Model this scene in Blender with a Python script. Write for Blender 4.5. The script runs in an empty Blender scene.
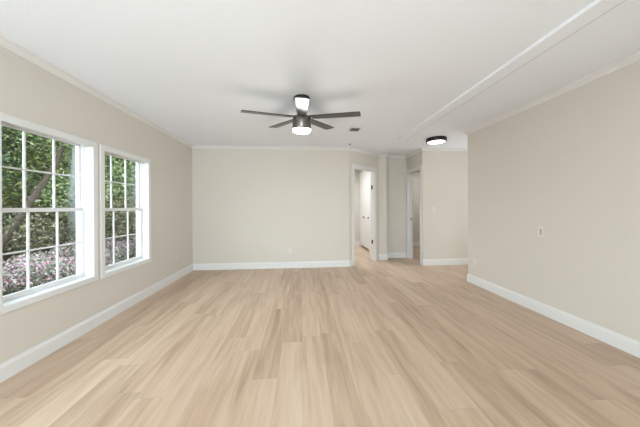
import bpy, bmesh, math, random
from mathutils import Vector, Matrix

S = bpy.context.scene
C = S.collection
PI = math.pi

# ------------------------------------------------------------------ camera
YAW, ROLL, F = 0.075, 0.0054, 247.4
cam = bpy.data.cameras.new('camera')
cam.sensor_width = 36.0
cam.lens = F * 36.0 / 640.0
cam.shift_y = -6.44 / 640.0
cam.clip_start, cam.clip_end = 0.02, 200
co = bpy.data.objects.new('camera', cam)
C.objects.link(co)
r0 = Vector((math.cos(YAW), -math.sin(YAW), 0)); fw = Vector((math.sin(YAW), math.cos(YAW), 0)); u0 = Vector((0, 0, 1))
r1 = r0 * math.cos(ROLL) - u0 * math.sin(ROLL)
u1 = r0 * math.sin(ROLL) + u0 * math.cos(ROLL)
m = Matrix((r1, u1, -fw)).transposed().to_4x4()
m.translation = (0, 0, 1.225)
co.matrix_world = m
S.camera = co

# ------------------------------------------------------------------ world, lights, exposure
w = bpy.data.worlds.new('sky'); S.world = w
w.use_nodes = True
bg = w.node_tree.nodes['Background']
bg.inputs[0].default_value = (0.84, 0.93, 1.0, 1)
bg.inputs[1].default_value = 5.2


def area(name, loc, rot, sx, sy, power, col=(1, 1, 1), spread=PI):
    l = bpy.data.lights.new(name, 'AREA'); l.shape = 'RECTANGLE'
    l.size, l.size_y, l.energy, l.color, l.spread = sx, sy, power, col, spread
    o = bpy.data.objects.new(name, l); C.objects.link(o)
    o.location = loc; o.rotation_euler = rot
    return o


sl = bpy.data.lights.new('sun', 'SUN'); sl.energy = 0.5; sl.angle = math.radians(18); sl.color = (1.0, 0.96, 0.88)
so = bpy.data.objects.new('sun', sl); C.objects.link(so)
so.rotation_euler = Vector((-0.50, -0.12, -0.86)).to_track_quat('-Z', 'Y').to_euler()
# added unseen fill lights: behind the camera, in adjoining rooms, at the hall end
area('fill_rear', (-0.5, -1.9, 1.08), (PI / 2, 0, 0), 2.7, 2.0, 84, (0.83, 0.925, 1.0))
area('fill_far_room', (0.6, 6.6, 2.38), (0, 0, 0), 1.2, 1.2, 38, (0.9, 0.95, 1.0))
area('fill_side_room', (3.7, 6.4, 2.38), (0, 0, 0), 1.0, 1.0, 12, (0.95, 0.97, 1.0))
area('fill_hall_end', (4.7, 4.42, 1.3), (0, PI / 2, 0), 2.0, 0.9, 18, (0.9, 0.95, 1.0))

S.view_settings.view_transform = 'Standard'
S.view_settings.look = 'None'
S.view_settings.exposure = 0.3
S.view_settings.gamma = 1.0
S.view_settings.use_curve_mapping = False


# ------------------------------------------------------------------ materials
def srgb(r, g, b):
    f = lambda c: (c / 255 / 12.92) if c / 255 <= 0.04045 else ((c / 255 + 0.055) / 1.055) ** 2.4
    return (f(r), f(g), f(b), 1)


def mat(name, col, rough=0.5, metal=0.0, spec=0.5, bump=None, bstr=0.1, var=0.0, vscale=3.0, emit=None, estr=0):
    m = bpy.data.materials.new(name); m.use_nodes = True
    nt = m.node_tree; b = nt.nodes['Principled BSDF']
    b.inputs['Base Color'].default_value = col
    b.inputs['Roughness'].default_value = rough
    b.inputs['Metallic'].default_value = metal
    b.inputs['Specular IOR Level'].default_value = spec
    tc = nt.nodes.new('ShaderNodeTexCoord')
    if bump:
        n = nt.nodes.new('ShaderNodeTexNoise'); n.inputs['Scale'].default_value = bump; n.inputs['Detail'].default_value = 3
        nt.links.new(tc.outputs['Object'], n.inputs['Vector'])
        bp = nt.nodes.new('ShaderNodeBump'); bp.inputs['Strength'].default_value = bstr; bp.inputs['Distance'].default_value = 0.01
        nt.links.new(n.outputs['Fac'], bp.inputs['Height']); nt.links.new(bp.outputs['Normal'], b.inputs['Normal'])
    if var:
        n = nt.nodes.new('ShaderNodeTexNoise'); n.inputs['Scale'].default_value = vscale; n.inputs['Detail'].default_value = 4
        nt.links.new(tc.outputs['Object'], n.inputs['Vector'])
        mx = nt.nodes.new('ShaderNodeMix'); mx.data_type = 'RGBA'
        mx.inputs[6].default_value = tuple(c * (1 - var) for c in col[:3]) + (1,)
        mx.inputs[7].default_value = tuple(min(1, c * (1 + var)) for c in col[:3]) + (1,)
        nt.links.new(n.outputs['Fac'], mx.inputs[0]); nt.links.new(mx.outputs[2], b.inputs['Base Color'])
    if emit:
        b.inputs['Emission Color'].default_value = emit; b.inputs['Emission Strength'].default_value = estr
    return m


def leaf_mat(name, cols, trans=0.3, rough=0.55):
    m = bpy.data.materials.new(name); m.use_nodes = True
    nt = m.node_tree; b = nt.nodes['Principled BSDF']; out = nt.nodes['Material Output']
    g = nt.nodes.new('ShaderNodeNewGeometry'); cr = nt.nodes.new('ShaderNodeValToRGB')
    cr.color_ramp.interpolation = 'LINEAR'
    els = cr.color_ramp.elements
    while len(els) < len(cols): els.new(0.5)
    for i, c in enumerate(cols):
        els[i].position = i / (len(cols) - 1); els[i].color = c
    nt.links.new(g.outputs['Random Per Island'], cr.inputs[0])
    nt.links.new(cr.outputs[0], b.inputs['Base Color'])
    b.inputs['Roughness'].default_value = rough
    t = nt.nodes.new('ShaderNodeBsdfTranslucent'); nt.links.new(cr.outputs[0], t.inputs[0])
    mx = nt.nodes.new('ShaderNodeMixShader'); mx.inputs[0].default_value = trans
    nt.links.new(b.outputs[0], mx.inputs[1]); nt.links.new(t.outputs[0], mx.inputs[2])
    nt.links.new(mx.outputs[0], out.inputs[0])
    return m


def glass_mat():
    m = bpy.data.materials.new('window_glass'); m.use_nodes = True
    nt = m.node_tree; nt.nodes.remove(nt.nodes['Principled BSDF']); out = nt.nodes['Material Output']
    t = nt.nodes.new('ShaderNodeBsdfTransparent'); t.inputs[0].default_value = (0.93, 0.96, 0.95, 1)
    gl = nt.nodes.new('ShaderNodeBsdfGlossy'); gl.inputs['Roughness'].default_value = 0.02
    lw = nt.nodes.new('ShaderNodeLayerWeight'); lw.inputs[0].default_value = 0.5
    pw = nt.nodes.new('ShaderNodeMath'); pw.operation = 'POWER'; pw.inputs[1].default_value = 5.0
    nt.links.new(lw.outputs['Facing'], pw.inputs[0])
    fr = nt.nodes.new('ShaderNodeMath'); fr.operation = 'MULTIPLY_ADD'; fr.inputs[1].default_value = 0.9; fr.inputs[2].default_value = 0.03
    nt.links.new(pw.outputs[0], fr.inputs[0])
    mx = nt.nodes.new('ShaderNodeMixShader')
    nt.links.new(fr.outputs[0], mx.inputs[0]); nt.links.new(t.outputs[0], mx.inputs[1]); nt.links.new(gl.outputs[0], mx.inputs[2])
    nt.links.new(mx.outputs[0], out.inputs[0])
    return m


def floor_mat():
    m = bpy.data.materials.new('oak_plank_floor'); m.use_nodes = True
    nt = m.node_tree; L = nt.links; b = nt.nodes['Principled BSDF']

    def N(t, **k):
        n = nt.nodes.new(t)
        for a, v in k.items(): setattr(n, a, v)
        return n

    def M(op, a, bb=None, c=None):
        n = N('ShaderNodeMath', operation=op)
        for i, v in enumerate((a, bb, c)):
            if v is None: continue
            if isinstance(v, (int, float)): n.inputs[i].default_value = v
            else: L.new(v, n.inputs[i])
        return n.outputs[0]
    tc = N('ShaderNodeTexCoord'); sp = N('ShaderNodeSeparateXYZ'); L.new(tc.outputs['Object'], sp.inputs[0])
    x, y = sp.outputs[0], sp.outputs[1]
    W, LEN = 0.178, 1.22
    xs = M('DIVIDE', x, W); row = M('FLOOR', xs); fx = M('FRACT', xs)
    wn = N('ShaderNodeTexWhiteNoise', noise_dimensions='1D'); L.new(row, wn.inputs['W'])
    ys = M('ADD', M('DIVIDE', y, LEN), M('MULTIPLY', wn.outputs[0], 7.0))
    col = M('FLOOR', ys); fy = M('FRACT', ys)
    cb = N('ShaderNodeCombineXYZ'); L.new(row, cb.inputs[0]); L.new(col, cb.inputs[1])
    rnd = N('ShaderNodeTexWhiteNoise', noise_dimensions='3D'); L.new(cb.outputs[0], rnd.inputs['Vector'])
    # grain coordinates: stretched along the plank, shifted plank by plank
    gv = N('ShaderNodeCombineXYZ')
    L.new(M('ADD', M('MULTIPLY', x, 9.0), M('MULTIPLY', rnd.outputs[0], 40.0)), gv.inputs[0])
    L.new(M('ADD', M('MULTIPLY', y, 0.75), M('MULTIPLY', rnd.outputs[0], 23.0)), gv.inputs[1])
    n1 = N('ShaderNodeTexNoise'); n1.inputs['Scale'].default_value = 1.6; n1.inputs['Detail'].default_value = 3; n1.inputs['Distortion'].default_value = 0.6
    L.new(gv.outputs[0], n1.inputs['Vector'])
    gv2 = N('ShaderNodeCombineXYZ')
    L.new(M('ADD', M('MULTIPLY', x, 60.0), M('MULTIPLY', rnd.outputs[0], 90.0)), gv2.inputs[0])
    L.new(M('MULTIPLY', y, 2.2), gv2.inputs[1])
    n2 = N('ShaderNodeTexNoise'); n2.inputs['Scale'].default_value = 1.5; n2.inputs['Detail'].default_value = 4
    L.new(gv2.outputs[0], n2.inputs['Vector'])
    # broad cathedral streaks
    v = M('ADD', M('ADD', M('MULTIPLY', rnd.outputs[0], 0.22), 0.115), M('ADD', M('MULTIPLY', n1.outputs[0], 0.70), M('MULTIPLY', n2.outputs[0], 0.26)))
    cr = N('ShaderNodeValToRGB'); L.new(v, cr.inputs[0])
    e = cr.color_ramp.elements
    e[0].position = 0.30; e[0].color = srgb(*FLOOR[0])
    e[1].position = 1.02; e[1].color = srgb(*FLOOR[3])
    k = e.new(0.52); k.color = srgb(*FLOOR[1])
    k = e.new(0.75); k.color = srgb(*FLOOR[2])
    # seams
    ex = M('MINIMUM', fx, M('SUBTRACT', 1.0, fx)); ey = M('MINIMUM', fy, M('SUBTRACT', 1.0, fy))
    sx = M('LESS_THAN', ex, 0.008); sy = M('LESS_THAN', ey, 0.0015)
    dark_line = M('MAXIMUM', sx, sy)
    mx = N('ShaderNodeMix', data_type='RGBA')
    L.new(M('MULTIPLY', dark_line, 0.22), mx.inputs[0]); L.new(cr.outputs[0], mx.inputs[6]); mx.inputs[7].default_value = srgb(120, 92, 70)
    L.new(mx.outputs[2], b.inputs['Base Color'])
    L.new(M('ADD', 0.36, M('MULTIPLY', n1.outputs[0], 0.16)), b.inputs['Roughness'])
    b.inputs['Specular IOR Level'].default_value = 0.7
    bp = N('ShaderNodeBump'); bp.inputs['Strength'].default_value = 0.05; bp.inputs['Distance'].default_value = 0.004
    L.new(M('SUBTRACT', n2.outputs[0], dark_line), bp.inputs['Height']); L.new(bp.outputs[0], b.inputs['Normal'])
    return m


FLOOR = [(132, 104, 81), (174, 147, 123), (199, 174, 150), (212, 191, 170)]
M_WALL = mat('beige_wall_paint', srgb(212, 206, 196), 0.75, spec=0.2, bump=90, bstr=0.05)
M_CEIL = mat('white_textured_ceiling', srgb(240, 244, 249), 0.85, spec=0.15, bump=55, bstr=0.10)
M_TRIM = mat('white_gloss_trim', srgb(224, 224, 222), 0.4, spec=0.4)
M_CROWN = mat('white_crown_paint', srgb(222, 220, 217), 0.6, spec=0.2)
M_VINYL = mat('white_vinyl_frame', srgb(228, 229, 230), 0.35)
M_DOOR = mat('white_door_paint', srgb(220, 218, 214), 0.45)
M_FLOOR = floor_mat()
M_GLASS = glass_mat()
M_PLATE = mat('ivory_plate_plastic', srgb(218, 213, 204), 0.4)
M_SLOT = mat('grey_slot', srgb(96, 93, 88), 0.5)
M_ROCKER = mat('beige_rocker', srgb(172, 167, 156), 0.5)
M_BLACK = mat('matte_black_metal', srgb(34, 32, 31), 0.4, metal=0.4)
M_NICKEL = mat('brushed_dark_nickel', srgb(118, 115, 111), 0.34, metal=0.9, bump=120, bstr=0.03)
M_BLADE = mat('dark_grey_blade', srgb(70, 68, 65), 0.3, metal=0.55, bump=60, bstr=0.02)
M_LAMP = mat('lit_frosted_lens', srgb(250, 248, 240), 0.4, emit=(0.97, 0.985, 1, 1), estr=80)
M_LAMP2 = mat('lit_frosted_diffuser', srgb(250, 248, 240), 0.4, emit=(1, 0.96, 0.9, 1), estr=5)
M_VENT = mat('white_vent_enamel', srgb(200, 199, 196), 0.45)
M_VDARK = mat('dark_vent_cavity', srgb(40, 38, 36), 0.8)
M_BRONZE = mat('dark_bronze_hardware', srgb(48, 44, 41), 0.35, metal=0.7)
M_BARK = mat('brown_bark', srgb(84, 70, 58), 0.9, bump=14, bstr=0.8, var=0.35, vscale=6)
M_PALEBARK = mat('pale_grey_bark', srgb(118, 122, 120), 0.9, bump=18, bstr=0.7, var=0.25, vscale=7)
M_GROUND = mat('leaf_litter_soil', srgb(104, 86, 66), 0.95, bump=9, bstr=0.6, var=0.4, vscale=5)
M_LEAF = [leaf_mat('green_leaves', [srgb(66, 90, 54), srgb(112, 140, 80), srgb(160, 176, 114), srgb(220, 224, 190)]),
          leaf_mat('dark_green_leaves', [srgb(46, 70, 48), srgb(82, 112, 74), srgb(122, 150, 108), srgb(196, 212, 192)]),
          leaf_mat('yellow_green_leaves', [srgb(74, 88, 40), srgb(120, 134, 60), srgb(160, 166, 84), srgb(196, 190, 110)])]
M_UNDER = leaf_mat('brown_olive_leaves', [srgb(52, 48, 36), srgb(92, 82, 60), srgb(100, 110, 72), srgb(168, 158, 134)])
M_AZ = leaf_mat('grey_green_azalea_leaves', [srgb(60, 74, 54), srgb(106, 122, 96), srgb(150, 160, 142), srgb(206, 208, 198)])
M_PETAL = leaf_mat('pink_petals', [srgb(178, 122, 150), srgb(200, 154, 182), srgb(214, 180, 200), srgb(204, 150, 158)], 0.25)


# ------------------------------------------------------------------ mesh helpers
def obj(name, bm, m, parent=None, smooth=False, bevel=0):
    me = bpy.data.meshes.new(name)
    bmesh.ops.recalc_face_normals(bm, faces=bm.faces[:])
    bm.to_mesh(me); bm.free()
    for mm in (m if isinstance(m, (list, tuple)) else [m]): me.materials.append(mm)
    if smooth:
        for p in me.polygons: p.use_smooth = True
    o = bpy.data.objects.new(name, me); C.objects.link(o)
    if parent: o.parent = parent
    if bevel:
        b = o.modifiers.new('bevel', 'BEVEL'); b.width = bevel; b.segments = 2; b.limit_method = 'ANGLE'
    return o


def struct(name, bm, m, parent=None, **k):
    o = obj(name, bm, m, parent, **k)
    if not parent: o['kind'] = 'structure'
    return o


def empty(name, loc=(0, 0, 0), rot=(0, 0, 0)):
    o = bpy.data.objects.new(name, None); C.objects.link(o)
    o.empty_display_size = 0.1
    o.location = loc; o.rotation_euler = rot
    return o


def tag(o, label, cat, group=None, kind=None):
    o['label'] = label; o['category'] = cat
    if group: o['group'] = group
    if kind: o['kind'] = kind
    return o


def box(bm, a, b):
    x0, y0, z0 = a; x1, y1, z1 = b
    v = [bm.verts.new(p) for p in ((x0, y0, z0), (x1, y0, z0), (x1, y1, z0), (x0, y1, z0), (x0, y0, z1), (x1, y0, z1), (x1, y1, z1), (x0, y1, z1))]
    for f in ((0, 3, 2, 1), (4, 5, 6, 7), (0, 1, 5, 4), (1, 2, 6, 5), (2, 3, 7, 6), (3, 0, 4, 7)):
        bm.faces.new([v[i] for i in f])


class Fr:
    """A wall's frame: s runs along the wall, n points from the room into the wall, z is up."""
    def __init__(self, P0, P1, n):
        self.o = Vector((*P0, 0)); d = Vector((*P1, 0)) - self.o
        self.len = d.length; self.d = d.normalized(); self.n = Vector((*n, 0)).normalized()

    def p(self, s, n, z): return self.o + self.d * s + self.n * n + Vector((0, 0, z))

    def box(self, bm, s0, s1, n0, n1, z0, z1):
        q = [self.p(s, n, z) for z in (z0, z1) for s, n in ((s0, n0), (s1, n0), (s1, n1), (s0, n1))]
        v = [bm.verts.new(t) for t in q]
        for f in ((0, 3, 2, 1), (4, 5, 6, 7), (0, 1, 5, 4), (1, 2, 6, 5), (2, 3, 7, 6), (3, 0, 4, 7)):
            bm.faces.new([v[i] for i in f])

    def prism(self, bm, s0, s1, prof, cut0=0.0, cut1=0.0):
        """profile of (n, z) points swept from s0 to s1; cut = slope of the mitre at each end per unit of -n"""
        a = [bm.verts.new(self.p(s0 + cut0 * -n, n, z)) for n, z in prof]
        b = [bm.verts.new(self.p(s1 - cut1 * -n, n, z)) for n, z in prof]
        k = len(prof)
        for i in range(k):
            bm.faces.new((a[i], a[(i + 1) % k], b[(i + 1) % k], b[i]))
        bm.faces.new(a[::-1]); bm.faces.new(b)


H = 2.44


def wall(name, fr, th, holes=(), s0=0.0, s1=None, z1=H + 0.05, m=None):
    bm = bmesh.new(); s1 = fr.len if s1 is None else s1
    s = s0
    for a, b, za, zb in sorted(holes):
        if a > s: fr.box(bm, s, a, 0, th, -0.05, z1)
        if za > 0: fr.box(bm, a, b, 0, th, -0.05, za)
        fr.box(bm, a, b, 0, th, zb, z1)
        s = b
    if s < s1: fr.box(bm, s, s1, 0, th, -0.05, z1)
    return struct(name, bm, m or M_WALL)


BASE = [(0.004, 0), (-0.014, 0), (-0.014, 0.098), (-0.010, 0.112), (-0.006, 0.118), (-0.005, 0.128), (0.004, 0.128)]
CROWN = [(0.004, H - 0.055), (-0.006, H - 0.055), (-0.010, H - 0.046), (-0.030, H - 0.018), (-0.042, H - 0.012), (-0.044, H + 0.003), (0.004, H + 0.003)]


def base(name, fr, runs, m=None):
    bm = bmesh.new()
    for r in runs: fr.prism(bm, r[0], r[1], BASE, *(r[2:] if len(r) > 2 else (0, 0)))
    return struct(name, bm, m or M_TRIM)


def crown(name, fr, runs):
    bm = bmesh.new()
    for r in runs: fr.prism(bm, r[0], r[1], CROWN, *(r[2:] if len(r) > 2 else (0, 0)))
    return struct(name, bm, M_CROWN)


def lathe(bm, prof, n=48, c=(0, 0, 0), cap=True):
    rings = []
    for r, z in prof:
        if r < 1e-6:
            rings.append([bm.verts.new((c[0], c[1], c[2] + z))])
        else:
            rings.append([bm.verts.new((c[0] + r * math.cos(2 * PI * i / n), c[1] + r * math.sin(2 * PI * i / n), c[2] + z)) for i in range(n)])
    for a, b in zip(rings, rings[1:]):
        for i in range(n):
            j = (i + 1) % n
            if len(a) == 1: bm.faces.new((a[0], b[i], b[j]))
            elif len(b) == 1: bm.faces.new((a[i], a[j], b[0]))
            else: bm.faces.new((a[i], a[j], b[j], b[i]))
    for rg in (rings[0], rings[-1]):
        if cap and len(rg) > 1: bm.faces.new(rg)


def tube(bm, pts, rads, n=8):
    rings = []
    up = Vector((0.13, 0.31, 0.94)).normalized()
    for i, p in enumerate(pts):
        p = Vector(p)
        t = (Vector(pts[min(i + 1, len(pts) - 1)]) - Vector(pts[max(i - 1, 0)])).normalized()
        a = t.cross(up)
        if a.length < 0.1: a = t.cross(Vector((1, 0, 0)))
        a.normalize(); b = t.cross(a)
        rings.append([bm.verts.new(p + (a * math.cos(2 * PI * k / n) + b * math.sin(2 * PI * k / n)) * rads[i]) for k in range(n)])
    for a, b in zip(rings, rings[1:]):
        for k in range(n): bm.faces.new((a[k], a[(k + 1) % n], b[(k + 1) % n], b[k]))
    bm.faces.new(rings[0]); bm.faces.new(rings[-1])


# ------------------------------------------------------------------ room shell
XL, XR, YB, YR = -2.13, 2.71, 5.02, -2.0
A = (0.97, YB); B = (1.775, 5.585); YS, YH, XD, XJ = 5.77, 4.97, 2.515, 1.97
RE = 3.845   # where the right wall ends

bm = bmesh.new(); box(bm, (-2.30, -2.14, -0.10), (4.95, 8.0, 0.0)); struct('floor', bm, M_FLOOR)
bm = bmesh.new(); box(bm, (-2.30, -2.14, H), (4.95, 8.0, H + 0.12)); struct('ceiling', bm, M_CEIL)

fL = Fr((XL, YR), (XL, YB), (-1, 0))
fB = Fr((XL, YB), A, (0, 1))
fD = Fr(A, B, (-0.5745, 0.8185))
fJ = Fr(B, (XJ, 5.585), (0, 1))
fJ2 = Fr((XJ, 5.585), (XJ, YS), (-1, 0))
fS = Fr((XJ, YS), (XD, YS), (0, 1))
fK = Fr((XD, YS), (XD, YH), (1, 0))
fH = Fr((XD, YH), (4.8, YH), (0, 1))
fE = Fr((4.8, 5.6), (4.8, 3.75), (1, 0))
fN = Fr((4.8, RE), (XR, RE), (0, -1))
fR = Fr((XR, RE), (XR, YR), (1, 0))
fQ = Fr((XR, YR), (XL, YR), (0, -1))

WIN = [(1.915, 2.696, 0.53, 1.85), (2.838, 3.612, 0.525, 1.845), (0.96, 1.74, 0.53, 1.85)]     # y0, y1, sill, head of each left window, the last one added out of frame for more daylight
wall('wall_left', fL, 0.16, [(a - YR, b - YR, z0 - 0.012, z1 + 0.055) for a, b, z0, z1 in WIN], s0=-0.14, s1=fL.len + 0.12)
wall('wall_back', fB, 0.10)
DA, DB, DH = 0.155, 0.870, 2.045       # diagonal doorway
wall('wall_diagonal', fD, 0.10, [(DA, DB, 0, DH)])
bm = bmesh.new(); box(bm, (B[0], B[1], -0.05), (XJ, 5.87, H + 0.05)); struct('wall_jog', bm, M_WALL)
wall('wall_niche', fS, 0.10, s1=fS.len)
KA, KB, KH = YS - 5.695, YS - 5.07, 2.02
wall('wall_hall_side', fK, 0.10, [(KA, KB, 0, KH)], s1=YS - 5.07)
wall('wall_hall', fH, 0.10)
wall('wall_hall_end', fE, 0.12)
wall('wall_hall_front', fN, 0.12, s1=fN.len - 0.12)
wall('wall_right', fR, 0.12, s1=fR.len + 0.14)
PA, PB, PH = 1.85, 4.60, 2.1
wall('wall_rear', fQ, 0.14, [(PA, PB, 0, PH)])
# adjoining rooms
wall('wall_far_room_back', Fr((-0.6, 7.80), (2.66, 7.80), (0, 1)), 0.1)
wall('wall_far_room_left', Fr((-0.6, 5.12), (-0.6, 7.80), (-1, 0)), 0.1, s1=2.78)
wall('wall_far_room_right', Fr((1.86, 7.80), (1.86, 5.87), (1, 0)), 0.10, [(0.19, 1.47, 0, 2.31)])
wall('wall_side_room_back', Fr((2.53, 7.43), (4.8, 7.43), (0, 1)), 0.1)
wall('wall_side_room_left', Fr((2.65, 5.87), (2.65, 7.80), (-1, 0)), 0.12)
wall('wall_side_room_right', Fr((4.8, 7.53), (4.8, 5.6), (1, 0)), 0.12)

# skirting
base('baseboard_left', fL, [(0, fL.len, 0, 1)])
base('baseboard_back', fB, [(0, fB.len - 0.0, 1, 0.3), ])
base('baseboard_diagonal', fD, [(0.0, DA - 0.070, 0.3, 0), (DB + 0.075, fD.len, 0, 0.3)])
base('baseboard_jog', fJ, [(0.0, fJ.len, 0.3, -1)])
base('baseboard_jog_return', fJ2, [(0.0, fJ2.len, -1, 1)])
base('baseboard_niche', fS, [(0, fS.len, 1, 1)])
base('baseboard_hall', fH, [(0, fH.len, -1, 1)])
base('baseboard_hall_front', fN, [(0, fN.len, 1, -1)])
base('baseboard_right', fR, [(0, fR.len, -1, 1)])
base('baseboard_rear', fQ, [(0, PA - 0.07, 1, 0), (PB + 0.07, fQ.len, 0, 1)])
base('baseboard_far_room', Fr((-0.6, 7.80), (1.86, 7.80), (0, 1)), [(0, 2.46)])
base('baseboard_side_room', Fr((2.65, 7.43), (4.8, 7.43), (0, 1)), [(0, 2.15)])
# crown mouldings
crown('trim_1', fL, [(0, fL.len, 0, 1)])
crown('trim_2', fB, [(0, fB.len, 1, 0.3)])
crown('trim_3', fD, [(0, fD.len, 0.3, 0.3)])
crown('trim_4', fJ, [(0, fJ.len, 0.3, -1)])
crown('trim_5', fJ2, [(0, fJ2.len, -1, 1)])
crown('trim_6', fS, [(0, fS.len, 1, 1)])
crown('trim_7', fK, [(0, fK.len, 1, -1)])
crown('trim_8', fH, [(0, fH.len, -1, 1)])
crown('trim_9', fN, [(0, fN.len, 1, -1)])
crown('trim_10', fR, [(0, fR.len, -1, 1)])
crown('trim_11', fQ, [(0, fQ.len, 1, 1)])
# flat marriage-line board across the ceiling
bm = bmesh.new(); box(bm, (1.742, -2.0, H - 0.024), (1.884, 4.30, H + 0.004))
tb = struct('trim_12', bm, M_CEIL, bevel=0.002)
bm = bmesh.new(); box(bm, (1.877, -2.0, H - 0.0246), (1.8848, 4.30, H - 0.004)); obj('dark_line', bm, mat('grey_shade_line', srgb(206, 206, 206), 0.8), tb)  # strip painted grey for the shadow along the board's right edge


# ------------------------------------------------------------------ windows
def window(idx, y0, y1, z0, z1):
    root = empty('window_%d' % idx, (XL, (y0 + y1) / 2, z0)); root['kind'] = 'structure'
    inv = Vector(root.location)

    def add(name, bm, m, parent=None, **k):
        bmesh.ops.translate(bm, verts=bm.verts[:], vec=-inv)
        return obj(name, bm, m, parent or root, **k)
    # casing: two legs, head, bottom
    bm = bmesh.new(); c = 0.052; x0, x1 = XL - 0.002, XL + 0.015
    box(bm, (x0, y0 - c, z0 - c), (x1, y0, z1 + 0.058)); box(bm, (x0, y1, z0 - c), (x1, y1 + c, z1 + 0.058))
    box(bm, (x0 - 0.014, y0, z1), (x1, y1, z1 + 0.058)); box(bm, (x0, y0, z0 - c), (x1, y1, z0 - 0.012))
    add('casing', bm, M_TRIM, bevel=0.002)
    # sill board and lined reveals
    zt = z1 + 0.055
    bm = bmesh.new(); box(bm, (XL - 0.072, y0, z0 - 0.012), (XL + 0.018, y1, z0)); add('sill', bm, M_VINYL)
    bm = bmesh.new(); t = 0.005
    box(bm, (XL - 0.072, y0, z0), (XL + 0.012, y0 + t, z1)); box(bm, (XL - 0.072, y1 - t, z0), (XL + 0.012, y1, z1))
    box(bm, (XL - 0.072, y0 + t, zt - t), (XL - 0.018, y1 - t, zt)); add('reveal_lining', bm, M_VINYL)
    # vinyl frame
    bm = bmesh.new(); f0, f1 = XL - 0.150, XL - 0.070; ft = 0.012
    a, b, za, zb = y0, y1, z0, zt
    box(bm, (f0, a, za), (f1, a + ft, zb)); box(bm, (f0, b - ft, za), (f1, b, zb))
    box(bm, (f0, a + ft, zb - ft - 0.01), (f1, b - ft, zb)); box(bm, (f0, a + ft, za - 0.012), (f1, b - ft, za + ft))
    add('frame', bm, M_VINYL, bevel=0.002)
    zm = (z0 + z1) / 2 + 0.024

    def sash(xa, xb, lo, hi, ya, yb):
        st, rl = 0.020, 0.034
        bm = bmesh.new()
        box(bm, (xa, ya, lo), (xb, ya + st, hi)); box(bm, (xa, yb - st, lo), (xb, yb, hi))
        box(bm, (xa, ya + st, hi - rl), (xb, yb - st, hi)); box(bm, (xa, ya + st, lo), (xb, yb - st, lo + rl))
        s = add('sash', bm, M_VINYL, bevel=0.002)
        bm = bmesh.new(); xm = (xa + xb) / 2; g = 0.0062
        for k in (1, 2):
            y = ya + st + (yb - ya - 2 * st) * k / 3
            box(bm, (xm - 0.007, y - g, lo + rl), (xm + 0.007, y + g, hi - rl))
        z = (lo + hi) / 2
        for k in range(3):
            p = ya + st + (yb - ya - 2 * st) * k / 3; q = ya + st + (yb - ya - 2 * st) * (k + 1) / 3
            box(bm, (xm - 0.007, p + (g if k else 0), z - g), (xm + 0.007, q - (g if k < 2 else 0), z + g))
        add('muntin_grid', bm, M_VINYL, s)
        bm = bmesh.new(); box(bm, (xm - 0.0025, ya + st - 0.004, lo + rl - 0.004), (xm + 0.0025, yb - st + 0.004, hi - rl + 0.004))
        add('glass_pane', bm, M_GLASS, s)
    sash(XL - 0.126, XL - 0.102, zm - 0.017, zb - ft - 0.006, a + ft - 0.004, b - ft + 0.004)
    sash(XL - 0.100, XL - 0.076, za + ft - 0.004, zm + 0.017, a + ft - 0.004, b - ft + 0.004)
    return root


for i, q in enumerate(WIN): window(i + 1, *q)  # the last window is an added one, out of frame


# ------------------------------------------------------------------ doorways
def doorway(idx, fr, a, b, top, depth=0.10, cw=0.068, both=True):
    root = empty('door_%d' % idx, fr.p((a + b) / 2, 0, 0)); root['kind'] = 'structure'
    off = root.location.copy()

    def add(name, bm, m, parent=None, **k):
        bmesh.ops.translate(bm, verts=bm.verts[:], vec=-off)
        return obj(name, bm, m, parent or root, **k)
    for n0, n1 in ((-0.016, 0.002),) + (((depth - 0.002, depth + 0.016),) if both else ()):
        bm = bmesh.new()
        fr.box(bm, a - cw, a, n0, n1, 0, top + cw); fr.box(bm, b, b + cw, n0, n1, 0, top + cw); fr.box(bm, a, b, n0, n1, top, top + cw)
        add('door_casing', bm, M_DOOR, bevel=0.003)
    bm = bmesh.new(); t = 0.014
    fr.box(bm, a, a + t, -0.01, depth + 0.01, 0, top); fr.box(bm, b - t, b, -0.01, depth + 0.01, 0, top); fr.box(bm, a + t, b - t, -0.01, depth + 0.01, top - t, top)
    fr.box(bm, a + t, a + t + 0.01, 0.03, 0.06, 0, top - t); fr.box(bm, b - t - 0.01, b - t, 0.03, 0.06, 0, top - t)
    add('door_jamb', bm, M_DOOR)
    return root, add


root, add = doorway(1, fD, DA, DB, DH)
# leaf swung wide open into the far room, seen almost edge on
hp = fD.p(DB - 0.016, 0.116, 0)
fl = Fr((hp.x, hp.y), (hp.x + 0.20, hp.y + 0.975), (0.975, -0.20))
bm = bmesh.new(); fl.box(bm, 0.004, 0.68, 0.0, 0.034, 0.012, DH - 0.02)
leaf = add('door_leaf', bm, M_DOOR, bevel=0.002)
for z in (0.42, 1.67):
    bm = bmesh.new()
    fD.box(bm, DB - 0.0165, DB - 0.013, 0.055, 0.095, z - 0.045, z + 0.045)
    q = fD.p(DB - 0.018, 0.100, 0)
    lathe(bm, [(0.006, z - 0.045), (0.006, z + 0.045)], 10, (q.x, q.y, 0))
    add('hinge', bm, M_BRONZE)
root, add = doorway(2, fK, KA, KB, KH)
bm = bmesh.new(); fK.box(bm, KA + 0.012, KA + 0.0165, 0.062, 0.086, 0.905, 0.955); add('strike_plate', bm, M_BRONZE)
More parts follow.
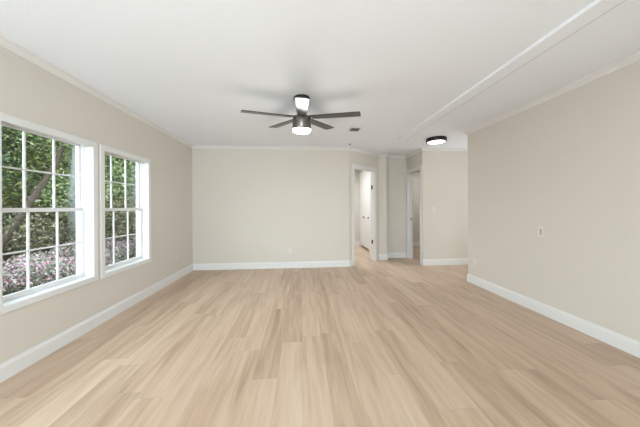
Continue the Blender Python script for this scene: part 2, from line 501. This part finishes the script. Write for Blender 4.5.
# wide unseen patio door, added to go with the rear fill light
root, add = doorway(3, fQ, PA, PB, PH, depth=0.14, both=False)
for k, (a, b) in enumerate(((PA + 0.014, (PA + PB) / 2 + 0.03), ((PA + PB) / 2 - 0.03, PB - 0.014))):
    n0 = 0.062 + 0.034 * k
    bm = bmesh.new()
    fQ.box(bm, a, a + 0.06, n0, n0 + 0.03, 0.002, PH - 0.016); fQ.box(bm, b - 0.06, b, n0, n0 + 0.03, 0.002, PH - 0.016)
    fQ.box(bm, a + 0.06, b - 0.06, n0, n0 + 0.03, 0.002, 0.09); fQ.box(bm, a + 0.06, b - 0.06, n0, n0 + 0.03, PH - 0.08, PH - 0.016)
    s = add('added_sliding_panel', bm, M_VINYL)
    bm = bmesh.new(); fQ.box(bm, a + 0.055, b - 0.055, n0 + 0.012, n0 + 0.018, 0.085, PH - 0.075); add('glass_pane', bm, M_GLASS, s)


# ------------------------------------------------------------------ closet doors in the room beyond the diagonal doorway
def closet_door(y0, y1, label, knob_y):
    root = empty('closet_door', (1.85, (y0 + y1) / 2, 0.06)); tag(root, label, 'door', 'white closet doors in the far room')
    o = root.location.copy()
    bm = bmesh.new(); box(bm, (1.822, y0, 0.06), (1.8595, y1, 2.30))
    bmesh.ops.translate(bm, verts=bm.verts[:], vec=-o); obj('door_panel', bm, M_DOOR, root, bevel=0.003)
    bm = bmesh.new(); lathe(bm, [(0.010, 0), (0.010, 0.018), (0.021, 0.024), (0.024, 0.034), (0.018, 0.044), (0, 0.046)], 20)
    bmesh.ops.rotate(bm, verts=bm.verts[:], cent=(0, 0, 0), matrix=Matrix.Rotation(-PI / 2, 3, 'Y'))
    bmesh.ops.translate(bm, verts=bm.verts[:], vec=Vector((1.823, knob_y, 0.925)) - o)
    obj('knob', bm, M_BRONZE, root, smooth=True)


closet_door(6.34, 6.735, 'white closet door nearer the diagonal doorway, with a dark round knob', 6.55)
closet_door(6.745, 7.60, 'white closet door farther inside the room beyond the diagonal doorway', 7.05)


# ------------------------------------------------------------------ ceiling fan
FX, FY = 0.010, 2.81
fan = empty('ceiling_fan', (FX, FY, H))
tag(fan, 'dark five-blade ceiling fan with a lit round lamp, hung from the white ceiling', 'ceiling fan')
TILT = Matrix.Translation((0, 0, -0.04)) @ Matrix.Rotation(math.radians(5.5), 4, 'X') @ Matrix.Translation((0, 0, 0.04))
bm = bmesh.new(); lathe(bm, [(0.0, 0.0), (0.090, 0.0), (0.092, -0.012), (0.088, -0.030), (0.066, -0.044), (0.0, -0.046)], c=(0, -0.055, 0))
obj('canopy', bm, M_BLACK, fan, smooth=True, bevel=0.001)


def fanpart(name, bm, m, parent=None, smooth=True, tilt=True):
    if tilt: bmesh.ops.transform(bm, verts=bm.verts[:], matrix=TILT)
    o = obj(name, bm, m, parent or fan, smooth=smooth)
    if smooth:
        e = o.modifiers.new('edge', 'EDGE_SPLIT'); e.split_angle = math.radians(35)
    return o


bm = bmesh.new(); tube(bm, [(0, -0.055, -0.03), (0, -0.048, -0.08), (0, -0.012, -0.15), (0, 0, -0.19)], [0.030, 0.028, 0.032, 0.040], 24); fanpart('downrod', bm, M_NICKEL)
bm = bmesh.new(); lathe(bm, [(0.0, -0.182), (0.085, -0.182), (0.100, -0.190), (0.105, -0.202), (0.105, -0.322), (0.101, -0.328), (0.0, -0.328)], 64); fanpart('motor_housing', bm, M_NICKEL)
bm = bmesh.new(); lathe(bm, [(0.099, -0.327), (0.099, -0.340), (0.093, -0.353), (0.074, -0.363), (0.040, -0.367), (0.0, -0.368)], 48); fanpart('lamp_lens', bm, M_LAMP)
for k in range(5):
    ang = math.radians(270 + 72 * k)
    R = Matrix.Rotation(ang, 4, 'Z')
    pitch = Matrix.Rotation(math.radians(-6), 4, 'X')
    bm = bmesh.new()
    out = [(0.115, -0.046), (0.16, -0.052), (0.60, -0.063), (0.652, -0.062), (0.662, -0.052), (0.662, 0.052), (0.652, 0.062), (0.60, 0.063), (0.16, 0.052), (0.115, 0.046)]
    t = [bm.verts.new((x, y, 0.004)) for x, y in out]; bt = [bm.verts.new((x, y, -0.004)) for x, y in out]
    bm.faces.new(t); bm.faces.new(bt[::-1])
    for i in range(len(out)):
        j = (i + 1) % len(out); bm.faces.new((t[i], bt[i], bt[j], t[j]))
    bmesh.ops.transform(bm, verts=bm.verts[:], matrix=Matrix.Translation((0, 0, -0.196)) @ R @ pitch)
    bl = fanpart('blade', bm, M_BLADE, smooth=False)
    bm = bmesh.new(); box(bm, (0.09, -0.028, 0.0042), (0.20, 0.028, 0.010))
    bmesh.ops.transform(bm, verts=bm.verts[:], matrix=Matrix.Translation((0, 0, -0.196)) @ R @ pitch)
    fanpart('blade_bracket', bm, M_BLACK, bl, smooth=False)

# ------------------------------------------------------------------ flush ceiling light, vent, small fitting
cl = empty('ceiling_light', (2.41, 4.25, H)); tag(cl, 'round flush ceiling light with a black rim and glowing white diffuser', 'ceiling light')
bm = bmesh.new(); lathe(bm, [(0, 0), (0.165, 0), (0.170, -0.006), (0.170, -0.062), (0.166, -0.068), (0.142, -0.068), (0.142, -0.05), (0, -0.05)], 56)
o = obj('rim', bm, M_BLACK, cl, smooth=True); e = o.modifiers.new('edge', 'EDGE_SPLIT'); e.split_angle = math.radians(35)
bm = bmesh.new(); lathe(bm, [(0.141, -0.052), (0.141, -0.066), (0.130, -0.070), (0.08, -0.073), (0, -0.074)], 56, cap=False); obj('diffuser', bm, M_LAMP2, cl, smooth=True)

vt = empty('ceiling_vent', (0.835, 3.80, H)); tag(vt, 'small rectangular ceiling vent with dark slots behind the fan', 'vent')
bm = bmesh.new(); a, b = 0.085, 0.085
box(bm, (-a, -b, -0.012), (a, -b + 0.022, 0.0)); box(bm, (-a, b - 0.022, -0.012), (a, b, 0.0)); box(bm, (-a, -b + 0.022, -0.012), (-a + 0.022, b - 0.022, 0)); box(bm, (a - 0.022, -b + 0.022, -0.012), (a, b - 0.022, 0))
obj('vent_frame', bm, M_VENT, vt, bevel=0.002)
bm = bmesh.new(); box(bm, (-a + 0.022, -b + 0.022, -0.003), (a - 0.022, b - 0.022, -0.0005)); obj('duct_opening', bm, M_VDARK, vt)
for k in range(4):
    y = -b + 0.034 + k * 0.034
    bm = bmesh.new(); box(bm, (-a + 0.022, -0.009, -0.001), (a - 0.022, 0.011, 0.001))
    bmesh.ops.rotate(bm, verts=bm.verts[:], cent=(0, 0, 0), matrix=Matrix.Rotation(math.radians(-40), 3, 'X'))
    bmesh.ops.translate(bm, verts=bm.verts[:], vec=(0, y, -0.011)); obj('slat', bm, M_SLOT, vt)

sd = empty('sprinkler_cap', (0.94, 4.72, H)); tag(sd, 'tiny round grey fitting on the ceiling above the diagonal doorway', 'ceiling fitting')
bm = bmesh.new(); lathe(bm, [(0, 0), (0.022, 0), (0.022, -0.006), (0.014, -0.014), (0, -0.016)], 24); obj('cap', bm, M_SLOT, sd, smooth=True)


# ------------------------------------------------------------------ wall plates
def plate(name, loc, rotz, label, cat, kind, w=0.072, h=0.118, group=None):
    o = empty(name, loc, (0, 0, rotz)); tag(o, label, cat, group)      # local -y faces the room
    bm = bmesh.new(); box(bm, (-w / 2, -0.006, -h / 2), (w / 2, 0.0, h / 2)); obj('cover_plate', bm, M_PLATE, o, bevel=0.003)
    if kind == 'outlet':
        for s in (-1, 1):
            bm = bmesh.new(); box(bm, (-0.017, -0.0085, s * 0.020 - 0.014), (0.017, -0.0055, s * 0.020 + 0.014)); k = obj('socket', bm, M_PLATE, o, bevel=0.003)
            bm = bmesh.new()
            for q in (-1, 1): box(bm, (q * 0.006 - 0.001, -0.009, s * 0.020 - 0.001), (q * 0.006 + 0.001, -0.0083, s * 0.020 + 0.007))
            box(bm, (-0.002, -0.009, s * 0.020 - 0.009), (0.002, -0.0083, s * 0.020 - 0.005)); obj('socket_slots', bm, M_SLOT, k)
    elif kind == 'toggle':
        bm = bmesh.new(); box(bm, (-0.005, -0.016, -0.004), (0.005, -0.0055, 0.012)); obj('toggle', bm, M_PLATE, o, bevel=0.002)
    elif kind == 'slot':
        bm = bmesh.new(); box(bm, (-0.012, -0.0072, -0.033), (0.012, -0.0055, 0.033)); obj('rocker', bm, M_ROCKER, o, bevel=0.001)
    return o


plate('wall_outlet', (XL, 4.38, 0.40), PI / 2, 'white outlet plate low on the left wall beyond the windows', 'outlet', 'outlet')
plate('wall_outlet', (-0.235, YB, 0.355), 0, 'white outlet plate low on the back wall', 'outlet', 'outlet')
plate('wall_outlet', (XR, 3.68, 0.335), -PI / 2, 'white outlet plate low at the end of the right wall', 'outlet', 'outlet')
plate('light_switch', (XR, 2.61, 0.93), -PI / 2, 'ivory wall plate with a dark slot midway up the right wall', 'switch', 'slot')
plate('light_switch', (2.75, YH, 1.15), 0, 'pale light switch on the hall wall beside the right doorway', 'switch', 'toggle')


# ------------------------------------------------------------------ garden seen through the windows
GZ = -0.6
bm = bmesh.new(); box(bm, (-45, -25, GZ - 0.2), (-2.32, 45, GZ)); struct('ground', bm, M_GROUND)


def leaves(name, blobs, size, m, parent, rng, aspect=0.5, vertical=0.0):
    """blobs: (centre, radii, count); one leaf is a folded diamond of two triangles"""
    V, Fc = [], []
    for c, rad, n in blobs:
        for _ in range(n):
            d = Vector((rng.gauss(0, 1), rng.gauss(0, 1), rng.gauss(0, 1))).normalized() * (rng.random() ** 0.4)
            p = Vector((c[0] + d.x * rad[0], c[1] + d.y * rad[1], c[2] + d.z * rad[2]))
            a = Vector((rng.gauss(0, 1), rng.gauss(0, 1), rng.gauss(0, 0.6))).normalized()
            b = a.cross(Vector((rng.gauss(0, 1), rng.gauss(0, 1), rng.gauss(0, 1)))).normalized()
            s = size * rng.uniform(0.6, 1.3); k = len(V)
            nrm = a.cross(b) * s * 0.12
            V += [p, p + a * s * 0.5 + b * s * aspect * 0.5 + nrm, p + a * s, p + a * s * 0.5 - b * s * aspect * 0.5 + nrm]
            Fc += [(k, k + 1, k + 2), (k, k + 2, k + 3)]
    me = bpy.data.meshes.new(name); me.from_pydata([tuple(v) for v in V], [], Fc); me.materials.append(m)
    o = bpy.data.objects.new(name, me); C.objects.link(o); o.parent = parent
    return o


def tree(name, x, y, h, r, seed, label, leafm, bark, tr=0.12, low=0.9, n=5200, size=0.13, lean=(0, 0), group=None):
    rng = random.Random(seed)
    root = empty(name, (x, y, GZ)); tag(root, label, 'tree', group)
    bm = bmesh.new(); pts, rads = [], []
    for i in range(7):
        t = i / 6
        pts.append((lean[0] * t * h + rng.uniform(-.05, .05) * (i > 0), lean[1] * t * h + rng.uniform(-.05, .05) * (i > 0), t * h * 0.85)); rads.append(tr * (1 - 0.75 * t) * (1.25 if i == 0 else 1))
    tube(bm, pts, rads, 10); trunk = obj('trunk', bm, bark, root, smooth=True)
    blobs = []
    nb = 13
    bm = bmesh.new()
    for i in range(nb):
        z = low + (h - low) * (i + 0.5) / nb
        t = min(1, z / (h * 0.85)); a = i * 2.4 + rng.uniform(-.4, .4)
        rr = r * (0.55 + 0.45 * math.sin(PI * min(1, (z - low) / (h - low) * 0.8 + 0.15)))
        b0 = Vector((lean[0] * t * h, lean[1] * t * h, z * 0.8)); b1 = Vector((b0.x + math.cos(a) * rr * 0.7, b0.y + math.sin(a) * rr * 0.7, z + 0.15))
        tube(bm, [b0, (b0 + b1) / 2 + Vector((0, 0, 0.08)), b1], [tr * 0.32, tr * 0.2, tr * 0.07], 6)
        blobs.append((b1, (rr * 0.52, rr * 0.52, rr * 0.40), n // nb))
        blobs.append((b0 + (b1 - b0) * 0.45, (rr * 0.45, rr * 0.45, rr * 0.34), n // nb // 2))
    obj('branches', bm, bark, trunk, smooth=True)
    leaves('foliage', blobs, size, leafm, root, rng)
    return root


def shrub(name, x, y, h, r, seed, label, cat, leafm, n, size, petals=0, group=None):
    rng = random.Random(seed)
    root = empty(name, (x, y, GZ)); tag(root, label, cat, group)
    bm = bmesh.new(); blobs, fl = [], []
    for i in range(9):
        a = i * 2.4 + rng.uniform(-.3, .3); q = r * (0.15 + 0.6 * (i / 9) ** 0.5)
        top = Vector((math.cos(a) * q, math.sin(a) * q, h * rng.uniform(0.55, 0.86)))
        tube(bm, [(math.cos(a) * 0.05, math.sin(a) * 0.05, -0.02), (top.x * 0.5, top.y * 0.5, top.z * 0.55), tuple(top)], [0.018, 0.012, 0.005], 5)
        rad = r * 0.42
        blobs.append((top, (rad, rad, h * 0.24), n // 14)); blobs.append((top * 0.62, (rad, rad, h * 0.30), n // 18))
        fl.append((top + Vector((0, 0, h * 0.03)), (rad * 1.04, rad * 1.04, h * 0.22), petals // 9))
    obj('stems', bm, M_BARK, root, smooth=True)
    leaves('foliage', blobs, size, leafm, root, rng)
    if petals: leaves('blossoms', fl, 0.036, M_PETAL, root, rng, aspect=0.9)
    return root


def at(px, Y): return (math.tan(math.atan((px - 320) / F) + YAW) * Y, Y)       # ground point on the line of sight of a bearing, at depth Y


AZL = 'pink-flowering azalea bush with grey-green leaves in the row outside the left windows'
y = 2.9; k = 0
while y < 9.0:
    shrub('azalea_bush', -4.75 - 0.12 * math.sin(k * 2.1), y, 1.02 + 0.08 * math.sin(k * 1.7), 0.62, 100 + k, AZL, 'bush', M_AZ, 5600, 0.06, 2400, 'azalea bushes outside the windows')
    y += 0.74; k += 1
UNL = 'brown and olive undergrowth shrub between the azaleas and the trees'
for k in range(11):
    a = math.radians(24 + k * 5.2); R = 9.2 + 0.9 * math.sin(k * 2.7)
    shrub('undergrowth_shrub', -R * math.sin(a), R * math.cos(a), 2.0 + 0.3 * math.sin(k * 1.3), 1.15, 200 + k, UNL, 'shrub', M_UNDER, 6500, 0.085, 0, 'undergrowth shrubs at the wood edge')
TRL = ['green leafy tree standing behind the undergrowth outside the left windows', 'dark green leafy tree standing behind the undergrowth outside the left windows', 'yellow-green leafy tree standing behind the undergrowth outside the left windows']
for k in range(9):
    a = math.radians(24 + k * 6.6); R = 11.2 + 1.1 * math.sin(k * 2.2); q = (0, 1, 0, 2, 0, 1, 0, 2, 1)[k]
    tree('garden_tree', -R * math.sin(a), R * math.cos(a), 6.6 + 0.8 * math.sin(k * 1.9), 2.0, 300 + k, TRL[q], M_LEAF[q], M_BARK, 0.13, 1.1, 14000, 0.10, group='trees at the wood edge')
for k in range(8):
    a = math.radians(26 + k * 6.9); R = 15.5 + 1.2 * math.sin(k * 1.2); q = (1, 0, 1, 0, 1, 1, 0, 1)[k]
    tree('woodland_tree', -R * math.sin(a), R * math.cos(a), 9.0 + math.sin(k * 2.9), 2.7, 400 + k, 'tall %s tree farthest back in the wood outside the left windows' % ('dark green' if q else 'green'), M_LEAF[q], M_BARK, 0.18, 0.6, 9000, 0.17, group='tall trees deep in the wood')
# two pale trunks and a leaning branch that stand out between the panes
x, y = at(76, 6.3); tree('pale_trunk_tree', x, y, 6.2, 1.3, 501, 'tree with a thick pale trunk at the right edge of the near window', M_LEAF[0], M_PALEBARK, 0.15, 3.6, 1600, 0.13)
x, y = at(134, 8.3); tree('pale_trunk_tree', x, y, 6.6, 1.4, 502, 'tree with a thick pale trunk at the right edge of the far window', M_LEAF[0], M_PALEBARK, 0.17, 3.8, 1700, 0.13)
tree('leaning_tree', -5.6, 4.45, 6.6, 1.2, 503, 'tree with a dark slanting trunk crossing the upper panes of the near window', M_LEAF[2], mat('dark_brown_bark', srgb(62, 50, 42), 0.9, bump=14, bstr=0.8, var=0.3, vscale=6), 0.075, 4.6, 1900, 0.11, lean=(0.0, 0.48))
